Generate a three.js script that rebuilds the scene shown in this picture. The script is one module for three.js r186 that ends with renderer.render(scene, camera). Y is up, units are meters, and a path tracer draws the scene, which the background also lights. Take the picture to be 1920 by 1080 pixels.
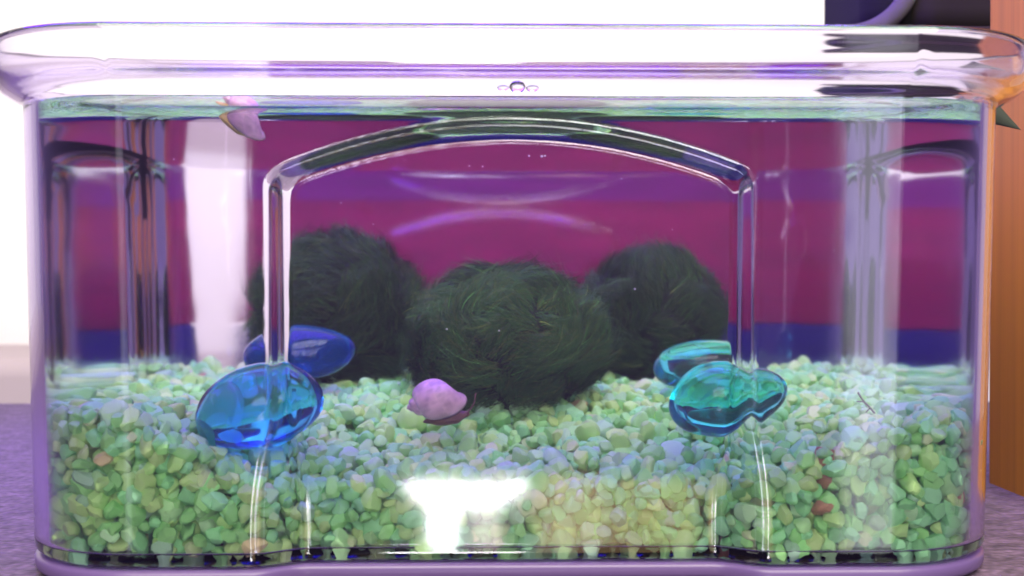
import * as THREE from 'three';
import { RoundedBoxGeometry } from 'three/addons/geometries/RoundedBoxGeometry.js';
import { mergeGeometries, mergeVertices, toCreasedNormals } from 'three/addons/utils/BufferGeometryUtils.js';
import { ImprovedNoise } from 'three/addons/math/ImprovedNoise.js';
import { RectAreaLightUniformsLib } from 'three/addons/lights/RectAreaLightUniformsLib.js';

// ------------------------------------------------------------------ camera, lights, exposure
RectAreaLightUniformsLib.init();
const scene = new THREE.Scene();
scene.background = new THREE.Color(0.20, 0.14, 0.32);           // the dim rest of the room, tinted violet to add a haze
const F = 2059;                                                 // focal length in pixels of the 1920 x 1080 photograph
const CAM = new THREE.Vector3(-0.003, 0.039, 0.138);
const camera = new THREE.PerspectiveCamera(2 * Math.atan(540 / F) * 180 / Math.PI, 16 / 9, 0.004, 20);
camera.position.copy(CAM);
camera.lookAt(CAM.x + (960 - 921) / F, CAM.y - (540 - 528) / F, CAM.z - 1);
camera.updateMatrixWorld(true);
camera.focus = 0.170;
camera.userData.fStop = 36;
const renderer = new THREE.WebGLRenderer({ antialias: true });
renderer.setSize(1024, 576);
renderer.toneMapping = THREE.LinearToneMapping;
renderer.toneMappingExposure = 1;
renderer.shadowMap.enabled = true;

function areaLight(name, w, h, pos, look, color, intensity) {
  const l = new THREE.RectAreaLight(new THREE.Color().setRGB(...color), intensity, w, h);
  l.name = name; l.position.set(...pos); l.lookAt(...look); scene.add(l);
  return l;
}
areaLight('front_fill_light', 1.0, 0.9, [0.05, 0.72, 0.62], [0.0, 0, -0.03], [1.0, 0.95, 0.76], 10);  // added soft fill, brightens the gravel from high in front
areaLight('wall_fill_light', 1.1, 0.3, [-0.25, 0.55, -0.35], [-0.25, 0.12, -0.8], [1.0, 0.92, 0.93], 3.3);  // added light that washes the back wall white

// ------------------------------------------------------------------ helpers
let seed = 7;
const rnd = () => { seed = (seed + 0x6d2b79f5) | 0; let t = Math.imul(seed ^ (seed >>> 15), 1 | seed); t = (t + Math.imul(t ^ (t >>> 7), 61 | t)) ^ t; return ((t ^ (t >>> 14)) >>> 0) / 4294967296; };
const rr = (a, b) => a + (b - a) * rnd();
const perlin = new ImprovedNoise();
const nz = (x, y, z) => perlin.noise(x + 31.7, y + 17.3, z + 5.1);
const fbm = (x, y, z, o = 4) => { let s = 0, a = 0.5; for (let i = 0; i < o; i++, a *= 0.5, x *= 2.03, y *= 2.03, z *= 2.03) s += a * nz(x, y, z); return s; };
const { clamp, lerp, smoothstep } = THREE.MathUtils;
const V = (x, y, z) => new THREE.Vector3(x, y, z);
const names = new Map();
function numbered(name) { const n = names.get(name) ?? 0; names.set(name, n + 1); return n ? name + '_' + String(n).padStart(3, '0') : name; }
function thing(name, label, category, group) {
  const o = new THREE.Group(); o.name = numbered(name); o.userData = { label, category };
  if (group) o.userData.group = group;
  scene.add(o); return o;
}
function part(name, geometry, material, parent) {
  const m = new THREE.Mesh(geometry, material); m.name = name; m.castShadow = m.receiveShadow = true; parent.add(m); return m;
}
function single(name, geometry, material, label, category) {
  const m = part(numbered(name), geometry, material, scene); m.userData = { label, category }; return m;
}
function structure(name, geometry, material, label) {
  const m = part(numbered(name), geometry, material, scene); m.userData = { kind: 'structure', label }; return m;
}
const std = (c, roughness = 0.7, more = {}) => new THREE.MeshStandardMaterial({ color: new THREE.Color().setRGB(...c), roughness, ...more });
function noiseTexture(size, fn, srgb = false) {
  const d = new Uint8Array(size * size * 4);
  for (let y = 0; y < size; y++) for (let x = 0; x < size; x++) {
    const v = fn(x / size, y / size), o = (y * size + x) * 4, a = Array.isArray(v) ? v : [v, v, v];
    for (let c = 0; c < 3; c++) d[o + c] = clamp(a[c], 0, 1) * 255;
    d[o + 3] = 255;
  }
  const t = new THREE.DataTexture(d, size, size);
  t.wrapS = t.wrapT = THREE.RepeatWrapping; t.magFilter = THREE.LinearFilter; t.minFilter = THREE.LinearMipmapLinearFilter; t.generateMipmaps = true;
  if (srgb) t.colorSpace = THREE.SRGBColorSpace;
  t.needsUpdate = true; return t;
}

// ------------------------------------------------------------------ the tank's walls as a function
const T = 0.0018, WATER = 0.0600, CZ = -0.0500, R0 = 0.0175;
const halfX = (y) => 0.0672 - 0.022 * (WATER - y), halfZ = (y) => 0.0500 - 0.006 * (WATER - y);
// how far the wall is pressed in at u along its face and height y
function pressed(u, y, span, rise, top, d0, d1) {
  u += span < 0.0296 ? 0.0004 : 0;                               // the front panel sits a hair to the left
  const arch = top - rise * (u / span) ** 2, w = lerp(0.0036, 0.0014, smoothstep(y, 0.008, 0.026));
  const p = Math.abs(u) - span, q = y - arch, k = 0.0022;
  const h = clamp(0.5 + 0.5 * (p - q) / k, 0, 1), d = lerp(q, p, h) + k * h * (1 - h);         // smooth maximum
  return (1 - smoothstep(d, -w, w)) * lerp(d1, d0, clamp(y / 0.058, 0, 1));
}
const faceList = (len, step) => { const n = Math.ceil(2 * len / step); return Array.from({ length: n }, (_, i) => -1 + 2 * i / n); };   // positions -1..1 along a straight side
const frontList = faceList(halfX(WATER) - R0, 0.0004), sideList = faceList(halfZ(WATER) - R0, 0.0012);
const ringPoints = [];
for (const t of frontList) ringPoints.push([0, t]);
for (let i = 0; i < 22; i++) ringPoints.push([1, i / 22]);
for (const t of sideList) ringPoints.push([2, t]);
for (let i = 0; i < 22; i++) ringPoints.push([3, i / 22]);
for (const t of frontList) ringPoints.push([4, t]);
for (let i = 0; i < 22; i++) ringPoints.push([5, i / 22]);
for (const t of sideList) ringPoints.push([6, t]);
for (let i = 0; i < 22; i++) ringPoints.push([7, i / 22]);
function ring(o, y) {                                            // the outline at height y, moved inwards by o
  const a = halfX(y) - o, b = halfZ(y) - o, r = Math.max(R0 - o, 0.0006), out = [], wavy = o < T / 2 ? 6.0e-6 : 0;
  for (const [k, t] of ringPoints) {
    let x, z;
    if (k === 0) { x = t * (a - r); z = b - pressed(x, y, 0.0295, 0.0060, 0.0583, 0.0028, 0.0031); }
    else if (k === 2) { z = -t * (b - r); x = a - pressed(z - 0.004, y, 0.0305, 0.0055, 0.0570, 0.00005, 0.0001); }
    else if (k === 4) { x = -t * (a - r); z = -b; }
    else if (k === 6) { z = t * (b - r); x = -a + pressed(z - 0.004, y, 0.0305, 0.0055, 0.0570, 0.00005, 0.0001); }
    else {
      const g = t * Math.PI / 2, s = Math.sin(g), c = Math.cos(g);
      if (k === 1) { x = a - r + r * s; z = b - r + r * c; }
      if (k === 3) { x = a - r + r * c; z = -(b - r) - r * s; }
      if (k === 5) { x = -(a - r) - r * s; z = -(b - r) - r * c; }
      if (k === 7) { x = -(a - r) - r * c; z = b - r + r * s; }
    }
    if (wavy) { const e = wavy * nz(x * 330, y * 210, z * 330) + wavy * 3 * nz(x * 90, y * 60, z * 90); z += Math.sign(z) * e; x += Math.sign(x) * e; }   // moulded plastic is never quite flat
    out.push(x, y, z + CZ);
  }
  return out;
}
function shellOf(rings, capLow, capHigh) {                       // rings listed bottom to top along the outside
  const n = ringPoints.length, pos = [], idx = [];
  for (const r of rings) pos.push(...r);
  for (let j = 0; j + 1 < rings.length; j++) for (let i = 0; i < n; i++) {
    const a = j * n + i, b = j * n + (i + 1) % n, c = a + n, d = b + n;
    idx.push(a, b, d, a, d, c);
  }
  for (const [cap, j, flip] of [[capLow, 0, 1], [capHigh, rings.length - 1, 0]]) {
    const m = pos.length / 3; pos.push(0, cap, CZ);
    for (let i = 0; i < n; i++) { const a = j * n + i, b = j * n + (i + 1) % n; flip ? idx.push(a, m, b) : idx.push(a, b, m); }
  }
  const g = new THREE.BufferGeometry();
  g.setAttribute('position', new THREE.Float32BufferAttribute(pos, 3)); g.setIndex(idx); g.computeVertexNormals();
  return g;
}
const wallHeights = [];
for (let y = 0.0046; y < 0.0622; y += 0.00045) wallHeights.push(y);
const rim = [[0, 0.0627], [-0.0004, 0.0630], [-0.0012, 0.0634], [-0.0023, 0.0640], [-0.0033, 0.0648], [-0.0040, 0.0659], [-0.0044, 0.0672], [-0.0044, 0.0685], [-0.0044, 0.0695], [-0.0043, 0.0701],
  [-0.0039, 0.0705], [-0.0035, 0.0705], [-0.0032, 0.0701], [-0.0030, 0.0695], [-0.0030, 0.0685], [-0.0030, 0.0677], [-0.0027, 0.0669], [-0.0023, 0.0662], [-0.0015, 0.0656], [-0.0005, 0.0650], [0.0006, 0.0645], [0.0014, 0.0639], [0.0018, 0.0631]];

const plastic = new THREE.MeshPhysicalMaterial({ color: 0xffffff, roughness: 0.06, ior: 1.49, transmission: 1, thickness: 0.002, attenuationColor: new THREE.Color().setRGB(0.72, 0.62, 1.0), attenuationDistance: 0.008 });  // violet tint stands in for LED light scattering in the clear plastic
const waterMaterial = new THREE.MeshPhysicalMaterial({ color: 0xffffff, roughness: 0, ior: 1.333, transmission: 1, thickness: 0.1 });

const tank = thing('fish_tank', 'clear plastic tank with flared rim and arched front panel, holding water over green gravel', 'fish tank');
{
  const rings = [[0.0040, 0.0028], [0.0014, 0.0028], [0.0006, 0.0030], [0.0002, 0.0034], [0, 0.0040]].map(([o, y]) => ring(o, y));
  for (const y of wallHeights) rings.push(ring(0, y));
  for (const [o, y] of rim) rings.push(ring(o, y));
  for (const y of [...wallHeights].reverse()) rings.push(ring(T, y));
  rings.push(ring(T + 0.0002, 0.0044), ring(T + 0.0007, 0.0042), ring(T + 0.0020, 0.0041));
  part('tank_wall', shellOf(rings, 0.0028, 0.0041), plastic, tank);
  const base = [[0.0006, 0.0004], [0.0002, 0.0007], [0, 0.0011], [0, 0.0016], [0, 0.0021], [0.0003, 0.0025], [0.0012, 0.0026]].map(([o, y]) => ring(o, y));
  part('base_plate', shellOf(base, 0.0004, 0.0026), new THREE.MeshPhysicalMaterial({ color: new THREE.Color().setRGB(0.20, 0.12, 0.34), roughness: 0.3, ior: 1.49, transmission: 0.45, thickness: 0.002 }), tank);  // added plate; violet light in the clear base is put into its colour
}
{
  const g = 0.00006, rings = [ring(T + 0.0020 + g, 0.0041 + g), ring(T + 0.0007 + g, 0.0042 + g), ring(T + 0.0002 + g, 0.0044 + g)];
  for (const y of wallHeights) rings.push(ring(T + g, y));
  for (const x of [0, 0.00012, 0.0003, 0.0005, 0.0008, 0.0011, 0.0015, 0.0020, 0.0026, 0.0033, 0.0042, 0.0054, 0.0070, 0.0088]) rings.push(ring(T + g + x, WATER + 0.0025 * Math.exp(-x / 0.0017) + (x ? 0 : 0.0001)));
  const w = part('water', shellOf(rings, 0.0041 + g, WATER), waterMaterial, scene);
  w.userData = { kind: 'structure', label: 'still clear water filling the tank almost to its rim' };
}

// a pixel of the photograph, followed through the front wall into the water, to depth z
const eyeTurn = new THREE.Matrix4().extractRotation(camera.matrixWorld);
function at(px, py, z, zf = -0.0032) {
  const d = V((px - 960) / F, (540 - py) / F, -1).applyMatrix4(eyeTurn).normalize();
  const p = CAM.clone().addScaledVector(d, (zf - CAM.z) / d.z);
  if (z > zf) return CAM.clone().addScaledVector(d, (z - CAM.z) / d.z);
  const s = V(d.x / 1.333, d.y / 1.333, 0); s.z = -Math.sqrt(1 - s.x * s.x - s.y * s.y);
  return p.addScaledVector(s, (z - zf) / s.z);
}
const scaleAt = (z, zf = -0.0032) => ((CAM.z - zf) + (zf - z) / 1.333) / F;   // metres per photograph pixel at that depth in the water

// ------------------------------------------------------------------ table, wall, things behind
const tableNoise = noiseTexture(512, (u, v) => 0.5 + 0.9 * (0.5 * nz(u * 30, v * 44, 0) + 0.5 * nz(u * 80, v * 100, 3)));
const tableColour = noiseTexture(512, (u, v) => { const k = 0.36 + 0.10 * nz(u * 24, v * 34, 9) + 0.12 * nz(u * 100, v * 120, 2); return [k, k * 0.80, k * 1.04]; }, true);
{
  const g = new THREE.BoxGeometry(0.70, 0.02, 0.218); g.translate(-0.15, -0.01, -0.107);
  const uv = g.attributes.uv, p = g.attributes.position;
  for (let i = 0; i < uv.count; i++) uv.setXY(i, p.getX(i) * 9, p.getZ(i) * 9);
  structure('table_top', g, new THREE.MeshStandardMaterial({ color: 0xffffff, map: tableColour, bumpMap: tableNoise, bumpScale: 0.0006, roughness: 0.75 }), 'rough grey table top under the tank');
}
structure('wall', new THREE.BoxGeometry(3, 2, 0.05).translate(0, 0.5, -0.80), std([0.86, 0.84, 0.83], 0.9), 'bright white wall behind the tank');
structure('ledge', new RoundedBoxGeometry(1.2, 0.2, 0.16, 3, 0.012).translate(-0.65, -0.108, -0.62), std([0.40, 0.34, 0.35], 0.9), 'greyish pink ledge behind the table');

// crimson box with a navy foot, just behind the tank
{
  const b = thing('storage_box', 'crimson box with a purple upper band and a navy blue base, close behind the tank', 'box');
  const weave = noiseTexture(256, (u, v) => { const k = 0.86 + 0.10 * nz(u * 9, v * 6, 2) + 0.12 * nz(u * 70, v * 70, 5); return [k, k, k]; }, true);
  const cloth = (c) => { const m = std(c, 1); m.map = weave; return m; };
  const red = new THREE.BoxGeometry(0.1580, 0.0302, 0.05); red.translate(0.0167, 0.0295 + 0.0151, -0.185);
  part('box_body', red, cloth([0.28, 0.006, 0.050]), b);
  const topBand = new THREE.BoxGeometry(0.1580, 0.0090, 0.05); topBand.translate(0.0167, 0.0597 + 0.0045, -0.185);
  part('box_top_band', topBand, cloth([0.20, 0.008, 0.100]), b);  // upper strip of the box, more purple than the body
  const navy = new RoundedBoxGeometry(0.1580, 0.029, 0.0502, 3, 0.001); navy.translate(0.0167, 0.0147, -0.185);
  part('box_base', navy, cloth([0.016, 0.016, 0.12]), b);
}

// orange cupboard side at the right, with a dark shelf and a black bag above it
{
  const wood = noiseTexture(256, (u, v) => { const k = 0.9 + 0.09 * nz(u * 14, v * 3, 1) + 0.05 * nz(u * 90, v * 8, 4); return [0.80 * k, 0.53 * k, 0.12 * k]; }, true);
  const c = thing('cupboard', 'orange wooden cupboard side rising at the right of the tank', 'cupboard');
  const side = new RoundedBoxGeometry(0.02, 0.60, 0.028, 2, 0.0015); side.translate(0.1035, 0.28, -0.060);
  part('side_panel', side, new THREE.MeshStandardMaterial({ color: 0xffffff, map: wood, roughness: 0.55 }), c);
  const sh = new RoundedBoxGeometry(0.09, 0.0045, 0.06, 2, 0.0008); sh.translate(0.133, 0.0938, -0.135);
  single('shelf', sh, std([0.028, 0.016, 0.012], 0.9), 'dark brown shelf edge at the upper right, under the black bag', 'shelf');
  const bag = thing('bag', 'black bag with a grey strap on the dark shelf at the upper right', 'bag');
  const body = new RoundedBoxGeometry(0.030, 0.05, 0.04, 5, 0.007); body.translate(0.1000, 0.1213, -0.137);
  part('bag_body', body, std([0.004, 0.003, 0.006], 1), bag);
  const body2 = new RoundedBoxGeometry(0.024, 0.05, 0.03, 5, 0.006); body2.translate(0.1065, 0.1214, -0.129);
  part('bag_pocket', body2, std([0.018, 0.012, 0.009], 1), bag);
  const strap = new THREE.TorusGeometry(0.016, 0.0022, 10, 40, Math.PI * 0.6); strap.scale(1, 1, 0.8); strap.rotateZ(-1.75); strap.translate(0.0795, 0.1125, -0.116);
  part('strap', strap, std([0.10, 0.085, 0.095], 1), bag);
  // dark green pointed tip behind the right wall of the tank
  const tip = new THREE.ConeGeometry(0.0030, 0.0090, 7, 6); tip.rotateZ(-2.1); tip.scale(1, 1, 0.5);
  const q = CAM.clone().add(V((1868 - 960) / F, (540 - 216) / F, -1).applyMatrix4(eyeTurn).normalize().multiplyScalar(0.186)); tip.translate(q.x, q.y, q.z);
  single('leaf', tip, std([0.028, 0.034, 0.024], 0.8), 'dark green pointed leaf tip poking out beside the right wall of the tank', 'leaf');
}

// ------------------------------------------------------------------ what the tank mirrors: added glowing panels standing in for the bright room in front
function glowPanels(name, label, panels, intensity, color) {        // panes: [x0, x1, y0, y1, glow] on the plane z
  const w = thing(name, label, 'window');
  for (const [x0, x1, y0, y1, z, glow, c] of panels) {
    const g = new THREE.PlaneGeometry(x1 - x0, y1 - y0); g.rotateY(Math.PI); g.translate((x0 + x1) / 2, (y0 + y1) / 2, z);
    part('glow_panel', g, new THREE.MeshStandardMaterial({ color: 0x222222, emissive: new THREE.Color().setRGB(...c), emissiveIntensity: glow * 0.15, roughness: 0.5 }), w);
    areaLight('panel_light', x1 - x0, y1 - y0, [(x0 + x1) / 2, (y0 + y1) / 2, z - 0.002], [(x0 + x1) / 2, (y0 + y1) / 2, z - 1], c, glow);
  }
}
glowPanels('added_low_glow', 'added glowing panels low in front of the table', [  // added unseen panels, shaped for the highlights on the front wall
  [-0.062, 0.022, -0.118, -0.110, 0.60, 26, [1, 0.98, 0.95]], [-0.056, 0.014, -0.124, -0.118, 0.60, 26, [1, 0.98, 0.95]], [-0.049, 0.006, -0.129, -0.124, 0.60, 24, [1, 0.98, 0.95]],
  [-0.045, -0.026, -0.310, -0.129, 0.60, 30, [0.94, 1, 0.98]], [-0.016, 0.003, -0.310, -0.129, 0.60, 6, [1, 0.86, 0.80]],
  [-0.080, 0.020, -0.600, -0.310, 0.60, 24, [1, 0.98, 0.96]],
  [0.030, 0.075, -0.600, -0.107, 0.60, 2.9, [1, 0.68, 0.42]], [0.075, 0.138, -0.500, -0.111, 0.60, 1.9, [1, 0.66, 0.36]]]);
glowPanels('added_tall_glow', 'added tall glowing strips in front of the table', [[0.235, 0.275, -0.20, 0.26, 0.60, 2.2, [0.92, 0.92, 1]], [-0.300, -0.262, -0.20, 0.26, 0.60, 1.6, [0.9, 0.92, 1]]]);  // added unseen strips that give the pale veils left and right

// violet lamp bar over the tank, out of the picture
{
  const l = thing('lamp_bar', 'violet lamp bar hanging above the tank', 'lamp');
  const h = new RoundedBoxGeometry(0.22, 0.008, 0.15, 3, 0.002); h.translate(-0.050, 0.1725, -0.085);
  part('lamp_housing', h, std([0.7, 0.7, 0.72], 0.5), l);
  const glow = new THREE.BoxGeometry(0.210, 0.001, 0.13); glow.translate(-0.050, 0.1677, -0.085);
  part('lamp_glass', glow, new THREE.MeshStandardMaterial({ color: 0x222222, emissive: new THREE.Color().setRGB(0.30, 0.10, 1), emissiveIntensity: 3 }), l);
  areaLight('lamp_bar_light', 0.210, 0.13, [-0.050, 0.1665, -0.085], [-0.050, 0, -0.085], [0.16, 0.05, 1], 6);
  const bulb = new THREE.SphereGeometry(0.0034, 14, 10), blue = new THREE.MeshStandardMaterial({ color: 0x222222, emissive: new THREE.Color().setRGB(0.20, 0.07, 1), emissiveIntensity: 70 });
  for (let i = 0; i < 26; i++) part('led', bulb, blue, l).position.set(-0.080 + (i % 13) * 0.0127, 0.1640, i < 13 ? -0.035 : -0.075);
}

// ------------------------------------------------------------------ glass gems
function gemGeometry(seedAt, lobe) {
  const g = mergeVertices(new THREE.SphereGeometry(1, 72, 48).deleteAttribute('uv').deleteAttribute('normal')), p = g.attributes.position, v = V();
  for (let i = 0; i < p.count; i++) {
    v.fromBufferAttribute(p, i);
    const k = 1 + 0.09 * nz(v.x * 0.9 + seedAt, v.y * 0.9, v.z * 0.9);
    const s = lobe ? Math.pow(Math.max(0, v.x * 0.96 + v.y * 0.12), 6) * 0.28 - 0.09 * Math.pow(Math.max(0, v.x), 2) * (1 - Math.pow(Math.max(0, v.x), 4)) : 0;
    v.multiplyScalar(k + s);
    v.y = v.y < 0 ? -Math.pow(-v.y, 0.86) * 0.9 : v.y;
    p.setXYZ(i, v.x, v.y, v.z);
  }
  g.computeVertexNormals(); return g;
}
const gemGlass = (c, d, through = 0.97) => new THREE.MeshPhysicalMaterial({ color: new THREE.Color().setRGB(...(through < 0.9 ? c : [1, 1, 1])), roughness: 0, ior: 1.28, transmission: through, thickness: 0.01, attenuationColor: new THREE.Color().setRGB(...c), attenuationDistance: d });
const gems = [];
function gem(px, py, z, hw, hh, deep, turn, label, material, k, lobe, zf) {
  const c = at(px, py, z, zf), s = scaleAt(z, zf);
  const m = single('glass_gem', gemGeometry(k, lobe), material, label, 'glass gem');
  m.userData.group = 'blue glass gems on the gravel';
  m.position.copy(c); m.rotation.set(turn[0], turn[1], turn[2]); m.scale.set(hw * s, hh * s, deep);
  m.updateMatrixWorld(); gems.push(m);
}
gem(487, 764, -0.0112, 122, 80, 0.0060, [0.35, 0, 0.20], 'large blue glass gem at the front left, glowing at its lower edge', gemGlass([0.015, 0.38, 1.0], 0.013), 1.3, false, -0.0032);
gem(560, 662, -0.044, 104, 52, 0.0060, [0.15, 0, 0.05], 'dark blue glass gem behind the large one at the left', gemGlass([0.05, 0.28, 0.88], 0.012, 0.86), 4.7, false);
gem(1352, 750, -0.0118, 98, 74, 0.0060, [0.3, 0, 0.16], 'teal glass gem with a pointed right end at the front right', gemGlass([0.03, 0.68, 0.80], 0.012), 7.1, true);
gem(1316, 682, -0.040, 92, 46, 0.0060, [0.1, 0, 0.10], 'teal glass gem half hidden behind the pointed one', gemGlass([0.04, 0.70, 0.80], 0.012), 9.9, false);

// ------------------------------------------------------------------ moss balls: a dark core under many fine threads
const balls = [];
function mossBall(px, py, z, hw, hh, deep, label, count, k, tone) {
  const c = at(px, py, z), s = scaleAt(z), R = V(hw * s, hh * s, deep);
  const ball = thing('moss_ball', label, 'moss ball', 'moss balls on the gravel'); ball.position.copy(c);
  const bump = (v) => 0.92 + 0.10 * fbm(v.x * 1.6 + k, v.y * 1.6, v.z * 1.6, 3) + 0.05 * nz(v.x * 6, v.y * 6 + k, v.z * 6);
  const core = mergeVertices(new THREE.SphereGeometry(1, 64, 40).deleteAttribute('uv').deleteAttribute('normal')), p = core.attributes.position, v = V();
  for (let i = 0; i < p.count; i++) { v.fromBufferAttribute(p, i); v.multiplyScalar(bump(v) * 0.90).multiply(R); p.setXYZ(i, v.x, v.y, v.z); }
  core.computeVertexNormals();
  part('core', core, std([0.012 * tone, 0.020 * tone, 0.010 * tone], 1), ball);
  // tufts: every thread leans towards the direction of its tuft, so that the threads part and meet
  const tufts = [];
  for (let i = 0; i < 150; i++) { const d = V(rr(-1, 1), rr(-1, 1), rr(-1, 1)); if (d.length() < 1) tufts.push({ d: d.normalize(), l: V(rr(-1, 1), rr(-0.4, 1), rr(-0.6, 0.6)).normalize(), c: rr(0.8, 1.25) }); }
  const pos = [], col = [], idx = [], n = V(), tan = V(), a = V(), b = V(), side = V();
  for (let i = 0; i < count; i++) {
    n.set(rr(-1, 1), rr(-1, 1), rr(-1, 1)); if (n.length() > 1 || n.length() < 0.1) continue; n.normalize();
    if (n.z < -0.55) continue;
    let best = tufts[0], bd = -9, sd = -9; for (const t of tufts) { const q = t.d.dot(n); if (q > bd) { sd = bd; bd = q; best = t; } else if (q > sd) sd = q; }
    const full = smoothstep(bd - sd, 0, 0.06);
    tan.copy(best.l).multiplyScalar(0.9).add(a.copy(best.d).sub(n).multiplyScalar(0.7)).add(V(rr(-0.35, 0.35), rr(-0.35, 0.35), rr(-0.35, 0.35)));
    tan.addScaledVector(n, -tan.dot(n)).normalize();
    const len = rr(0.0018, 0.0046) * (rnd() < 0.03 ? 1.6 : 1), lift = rr(0.25, 0.95), w = rr(0.00004, 0.00008), curl = rr(-0.3, 0.5);
    const root = a.copy(n).multiplyScalar(bump(n) * (rr(0.87, 0.94) + 0.055 * full)).multiply(R).clone(), out = n.clone().divide(R).normalize();
    side.crossVectors(tan, out).normalize().applyAxisAngle(tan, rr(-0.9, 0.9));
    const shade = best.c * rr(0.6, 1.5), brown = rnd() < 0.2 ? 1 : 0, base = pos.length / 3, tip = rnd() < 0.03 ? 3 : 1;
    const C = [(0.022 + 0.030 * brown) * shade * tip * tone, (0.066 + 0.004 * brown) * shade * tip * tone, 0.013 * shade * tip * tone];
    for (let j = 0; j <= 4; j++) {
      const t = j / 4, up = lift * t * (1 - 0.55 * t), q = b.copy(root).addScaledVector(out, len * up).addScaledVector(tan, len * t).addScaledVector(side, len * curl * t * t);
      const ww = w * (1 - 0.8 * t);
      pos.push(q.x - side.x * ww, q.y - side.y * ww, q.z - side.z * ww, q.x + side.x * ww, q.y + side.y * ww, q.z + side.z * ww);
      col.push(...C, ...C);
      if (j) { const o = base + j * 2; idx.push(o - 2, o - 1, o, o - 1, o + 1, o); }
    }
  }
  const g = new THREE.BufferGeometry();
  g.setAttribute('position', new THREE.Float32BufferAttribute(pos, 3)); g.setAttribute('color', new THREE.Float32BufferAttribute(col, 3)); g.setIndex(idx); g.computeVertexNormals();
  const f = part('moss_threads', g, new THREE.MeshStandardMaterial({ vertexColors: true, roughness: 0.8, side: THREE.DoubleSide }), ball); f.userData.kind = 'stuff';
  balls.push({ c, R });
}
mossBall(950, 642, -0.041, 212, 158, 0.0160, 'dark green moss ball in the middle, in front of the other two', 64000, 2.2, 1.6);
mossBall(632, 585, -0.0695, 176, 168, 0.0165, 'blackish green moss ball at the back left, behind the dark blue gem', 36000, 8.4, 0.95);
mossBall(1222, 592, -0.0725, 148, 140, 0.0140, 'blackish green moss ball at the back right, behind the teal gems', 34000, 14.9, 0.85);

// ------------------------------------------------------------------ snails
function shellGeometry() {                                       // a tube wound round the x axis, spire towards -x, mouth towards +x
  const turns = 4.2, N = 230, M = 30, pos = [], col = [], idx = [];
  for (let i = 0; i <= N; i++) {
    const th = (i / N) * turns * Math.PI * 2, end = turns * Math.PI * 2, g = Math.exp(0.135 * (th - end)), ax = 1.02 * g - 0.52, ph = th - end + 2.3;
    const band = 0.95 + 0.09 * Math.sin(th * 17) * (0.6 + nz(th, 4, 4)) + 0.10 * nz(th * 5, 1, 2);
    for (let j = 0; j <= M; j++) {
      const f = (j / M) * Math.PI * 2, c = Math.cos(f), s = Math.sin(f), ridge = 1 + 0.016 * Math.sin(th * 23) * (0.6 + nz(th * 3, 2, 7)), rad = (0.33 * g + 0.36 * g * c) * ridge, x = ax + 0.66 * g * s * (s > 0 ? 0.80 : 1.0);
      pos.push(x, Math.cos(ph) * rad, Math.sin(ph) * rad);
      const k = band * (0.98 + 0.40 * nz(x * 4, th * 2, f) + 0.34 * nz(x * 14, th * 5, f * 3));
      col.push(0.66 * k, 0.42 * k, 0.50 * k);
      if (i < N && j < M) { const a = i * (M + 1) + j, b = a + M + 1; idx.push(a, b, a + 1, b, b + 1, a + 1); }
    }
  }
  const m = pos.length / 3, o = N * (M + 1); let cx = 0, cy = 0, cz = 0;
  for (let j = 0; j < M; j++) { cx += pos[(o + j) * 3] / M; cy += pos[(o + j) * 3 + 1] / M; cz += pos[(o + j) * 3 + 2] / M; }
  pos.push(cx, cy, cz); col.push(0.25, 0.12, 0.10);
  for (let j = 0; j < M; j++) idx.push(o + j, m, o + j + 1);
  const g = new THREE.BufferGeometry();
  g.setAttribute('position', new THREE.Float32BufferAttribute(pos, 3)); g.setAttribute('color', new THREE.Float32BufferAttribute(col, 3)); g.setIndex(idx); g.computeVertexNormals();
  return g;
}
function footGeometry() {                                        // a long soft foot under the shell with a blunt head at +x
  const g = mergeVertices(new THREE.SphereGeometry(1, 40, 26).deleteAttribute('uv').deleteAttribute('normal')), p = g.attributes.position, v = V();
  for (let i = 0; i < p.count; i++) {
    v.fromBufferAttribute(p, i);
    const t = v.x, wide = t > 0.45 ? 1 - 0.35 * smoothstep(t, 0.45, 0.8) + 0.2 * smoothstep(t, 0.75, 0.95) : 1 - 0.5 * smoothstep(-t, 0.2, 1);
    v.set(v.x * 0.72, (v.y > 0 ? v.y * 0.34 : v.y * 0.16) * wide + 0.10 * smoothstep(t, 0.4, 1), v.z * 0.34 * wide + 0.02 * nz(v.x * 4, v.y * 4, v.z * 4));
    p.setXYZ(i, v.x, v.y, v.z);
  }
  g.computeVertexNormals(); return g;
}
function feeler(s) { return new THREE.TubeGeometry(new THREE.CatmullRomCurve3([V(0.60, 0.12, 0.10 * s), V(0.76, 0.26, 0.18 * s), V(0.90, 0.46, 0.22 * s), V(0.97, 0.72, 0.22 * s)]), 14, 0.022, 6, false); }
const shellMaterial = new THREE.MeshPhysicalMaterial({ vertexColors: true, roughness: 0.4, clearcoat: 0.2 });
function snail(name, label, p, size, rot, fleshTone, footTurn, footShift) {
  const s = thing(name, label, 'snail', 'pink snails'); s.position.copy(p); s.rotation.set(...rot); s.scale.set(...size);
  const sh = part('shell', shellGeometry(), shellMaterial, s); sh.rotation.set(0.2, 0, 0.36);
  const ft = part('foot', footGeometry(), new THREE.MeshPhysicalMaterial({ color: new THREE.Color().setRGB(...fleshTone), roughness: 0.5 }), s); ft.scale.setScalar(0.82); ft.position.set(...footShift); ft.rotation.set(...footTurn);
  for (const k of [-1, 1]) { const t = part('feeler', feeler(k), std([fleshTone[0] * 0.9, fleshTone[1] * 0.9, fleshTone[2]], 0.5), ft); }
  return s;
}
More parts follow.
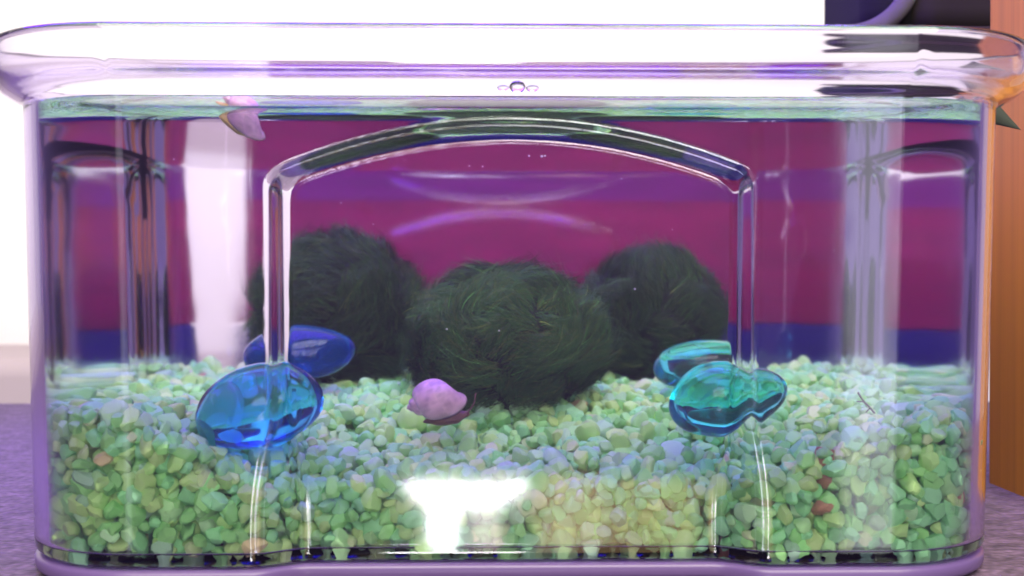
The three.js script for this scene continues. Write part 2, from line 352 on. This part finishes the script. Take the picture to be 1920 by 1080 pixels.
snail('snail', 'pink snail crawling on the gravel in front of the middle moss ball', at(798, 752, -0.0200), [0.0056, 0.0056, 0.0056], [0, 0, 0], [0.20, 0.09, 0.07], [0, 0, 0.1], [0.52, -0.46, 0]);
snail('snail', 'pink snail hanging on the glass at the upper left, near the water line', at(443, 211, -0.0062, 0), [0.0050, 0.0034, 0.0034], [0, 0, -0.80], [0.50, 0.36, 0.12], [0, 0, 0.15], [0.15, -0.46, 0.05]);

// a thin dark twig on the gravel at the right
{
  const q = [[1607, 735], [1618, 752], [1630, 764], [1638, 774]].map(([x, y], i) => at(x, y, -0.014 + i * 0.0006, -0.001));
  const tw = thing('twig', 'thin dark twig sticking out of the gravel at the right', 'twig');
  part('stem', new THREE.TubeGeometry(new THREE.CatmullRomCurve3(q), 12, 0.00013, 6), std([0.05, 0.03, 0.02], 0.9), tw);
  for (const [i, e] of [[1, [1604, 752]], [2, [1622, 772]]]) part('side_shoot', new THREE.TubeGeometry(new THREE.CatmullRomCurve3([q[i], at(e[0], e[1], -0.0135, -0.001)]), 4, 0.00009, 5), std([0.05, 0.03, 0.02], 0.9), tw);
}
// water drops on the outside under the rim
for (const [px, py, r, label] of [[970, 160, 0.00105, 'large clear water drop under the rim, middle of three'], [943, 163, 0.00050, 'small clear water drop left of the large drop under the rim'], [998, 164, 0.00055, 'small clear water drop right of the large drop under the rim']]) {
  const p = at(px, py, 0.0006), g = new THREE.SphereGeometry(1, 28, 18); g.scale(r * (r > 0.0008 ? 0.95 : 1.5), r, r * 0.7);
  const m = single('water_drop', g, waterMaterial, label, 'water drop'); m.position.copy(p);
}

// tiny pale specks drifting in the water
{
  const list = [[992, 292, 1.2], [1016, 293, 1.8], [1022, 292, 1.3], [880, 311, 0.8], [905, 312, 0.9], [1165, 335, 0.8], [1190, 541, 1.4], [936, 619, 1.1], [838, 616, 1.3], [700, 420, 0.7], [640, 380, 0.7], [1260, 430, 0.7], [760, 300, 0.6], [1090, 250, 0.6], [330, 300, 0.7], [1560, 470, 0.8]];
  const g = new THREE.IcosahedronGeometry(0.00011, 1), inst = new THREE.InstancedMesh(g, std([0.75, 0.72, 0.78], 0.6), list.length), m4 = new THREE.Matrix4();
  list.forEach(([x, y, k], i) => { const p = at(x, y, y > 500 ? -0.0245 : -0.012 - 0.006 * rnd()); m4.makeScale(k, k * 0.8, k).setPosition(p); inst.setMatrixAt(i, m4); });
  inst.name = 'water_specks'; inst.userData = { kind: 'stuff', label: 'tiny pale specks drifting in the water', category: 'specks' }; scene.add(inst);
}

// ------------------------------------------------------------------ gravel
{
  const top = (x, z) => 0.0222 - 0.0085 * (1 - smoothstep(Math.abs(x - 0.002), 0.022, 0.058)) * (1 - smoothstep(-z, 0.008, 0.046)) - 0.0022 * (Math.exp(-(((x + 0.033) / 0.009) ** 2)) + Math.exp(-(((x - 0.027) / 0.008) ** 2))) * (1 - smoothstep(-z, 0.008, 0.016)) + 0.0016 * nz(x * 55, 3, z * 55) + 0.0008 * nz(x * 180, 8, z * 180);
  const grain = [];
  for (let k = 0; k < 12; k++) {
    const g = mergeVertices(new THREE.IcosahedronGeometry(1, 2).deleteAttribute('uv').deleteAttribute('normal')), p = g.attributes.position, v = V(), cuts = [];
    for (let c = 0; c < 11; c++) cuts.push([V(rr(-1, 1), rr(-1, 1), rr(-1, 1)).normalize(), rr(0.55, 0.85)]);
    const sx = rr(0.85, 1.25), sy = rr(0.72, 0.95), sz = rr(0.85, 1.15);
    for (let i = 0; i < p.count; i++) {
      v.fromBufferAttribute(p, i);
      for (const [n, d] of cuts) { const over = v.dot(n) - d; if (over > 0) v.addScaledVector(n, -over * 0.97); }
      v.multiplyScalar(1.1 + 0.10 * nz(v.x * 2 + k * 9, v.y * 2, v.z * 2)); p.setXYZ(i, v.x * sx, v.y * sy, v.z * sz);
    }
    grain.push(toCreasedNormals(g, 0.5));
  }
  const palette = [[0.33, 0.74, 0.22, 5], [0.29, 0.73, 0.28, 5], [0.44, 0.76, 0.23, 4], [0.41, 0.77, 0.30, 4], [0.33, 0.75, 0.34, 3], [0.50, 0.76, 0.25, 3], [0.27, 0.66, 0.19, 2], [0.44, 0.75, 0.36, 2], [0.40, 0.69, 0.40, 1.0], [0.58, 0.75, 0.34, 1.0], [0.64, 0.54, 0.26, 0.08], [0.42, 0.22, 0.11, 0.06]];
  const sum = palette.reduce((s, c) => s + c[3], 0);
  const pick = () => { let t = rnd() * sum; for (const c of palette) if ((t -= c[3]) < 0) return c; return palette[0]; };
  const spots = [], cell = 0.00188, m = new THREE.Matrix4(), q = new THREE.Quaternion(), inv = gems.map((g) => g.matrixWorld.clone().invert()), v = V();
  for (let y = 0.0049; y < 0.027; y += cell * 0.80) for (let x = -0.064; x < 0.064; x += cell) for (let z = -0.100; z < 0.0; z += cell) {
    const X = x + rr(-0.5, 0.5) * cell, Z = z + rr(-0.5, 0.5) * cell, Y = y + rr(-0.4, 0.4) * cell;
    const r = cell * lerp(0.50, 0.90, rnd() ** 1.5) * (rnd() < 0.05 ? 1.3 : 1), h = top(X, Z);
    if (Y > h) continue;
    // stay inside the wall
    const a = halfX(Y) - T - r * 0.98, b = halfZ(Y) - T - r * 0.98, rc = R0 - T - r * 0.98, lz = Z - CZ;
    const bf = b - (lz > 0 ? Math.max(...[-r, 0, r].map((e) => pressed(X + e, Y, 0.0295, 0.006, 0.0583, 0.0028, 0.0031))) : 0), ap = a - pressed(lz - 0.004, Y, 0.0305, 0.0055, 0.057, 0.00005, 0.0001);
    if (Math.abs(X) > ap || Math.abs(lz) > bf) continue;
    const ex = Math.abs(X) - (a - rc), ez = Math.abs(lz) - (b - rc);
    if (ex > 0 && ez > 0 && ex * ex + ez * ez > rc * rc) continue;
    const nearWall = Math.min(ap - Math.abs(X), bf - Math.abs(lz)) < 0.0052 || (ex > -0.004 && ez > -0.004);
    if (Y < h - 0.0052 && !nearWall) continue;
    if (inv.some((M) => v.set(X, Y, Z).applyMatrix4(M).length() < 1.0)) continue;
    const c = pick(), k = rr(0.88, 1.10);
    spots.push({ X, Y, Z, r, c: [c[0] * k, c[1] * k, c[2] * k], front: bf - lz < r * 1.1 && Z > -0.02, e: new THREE.Euler(rnd() * 6.3, rnd() * 6.3, rnd() * 6.3), g: Math.floor(rnd() * grain.length) });
  }
  const gravel = thing('gravel', 'pale green gravel covering the bottom of the tank', 'gravel');
  const near = spots.filter((s) => s.front).sort((p, q2) => q2.r - p.r).slice(0, 300), taken = new Set(near);
  const tones = palette.map((c) => [0.86, 1.0, 1.12].map((k) => new THREE.MeshPhysicalMaterial({ color: new THREE.Color().setRGB(c[0] * k, c[1] * k, c[2] * k), roughness: 0.75 })));
  for (const s of near) {
    let b = 0, bd = 9; palette.forEach((c, i) => { const d = Math.hypot(c[0] - s.c[0], c[1] - s.c[1], c[2] - s.c[2]); if (d < bd) { bd = d; b = i; } });
    const p = part(numbered('pebble'), grain[s.g], tones[b][Math.floor(rnd() * 3)], gravel);
    p.position.set(s.X, s.Y, s.Z); p.rotation.copy(s.e); p.scale.setScalar(s.r);
  }
  const rest = spots.filter((s) => !taken.has(s)), material = new THREE.MeshPhysicalMaterial({ color: 0xffffff, roughness: 0.75 });
  grain.forEach((g, k) => {
    const mine = rest.filter((s) => s.g === k), inst = new THREE.InstancedMesh(g, material, mine.length);
    mine.forEach((s, i) => { m.compose(V(s.X, s.Y, s.Z), q.setFromEuler(s.e), V(s.r, s.r, s.r)); inst.setMatrixAt(i, m); inst.setColorAt(i, new THREE.Color().setRGB(...s.c)); });
    inst.name = numbered('small_gravel'); inst.userData.kind = 'stuff'; inst.castShadow = inst.receiveShadow = true; gravel.add(inst);
  });
  console.log('grains', spots.length, 'front', spots.filter((s) => s.front).length);
}

// ------------------------------------------------------------------ render
renderer.render(scene, camera);
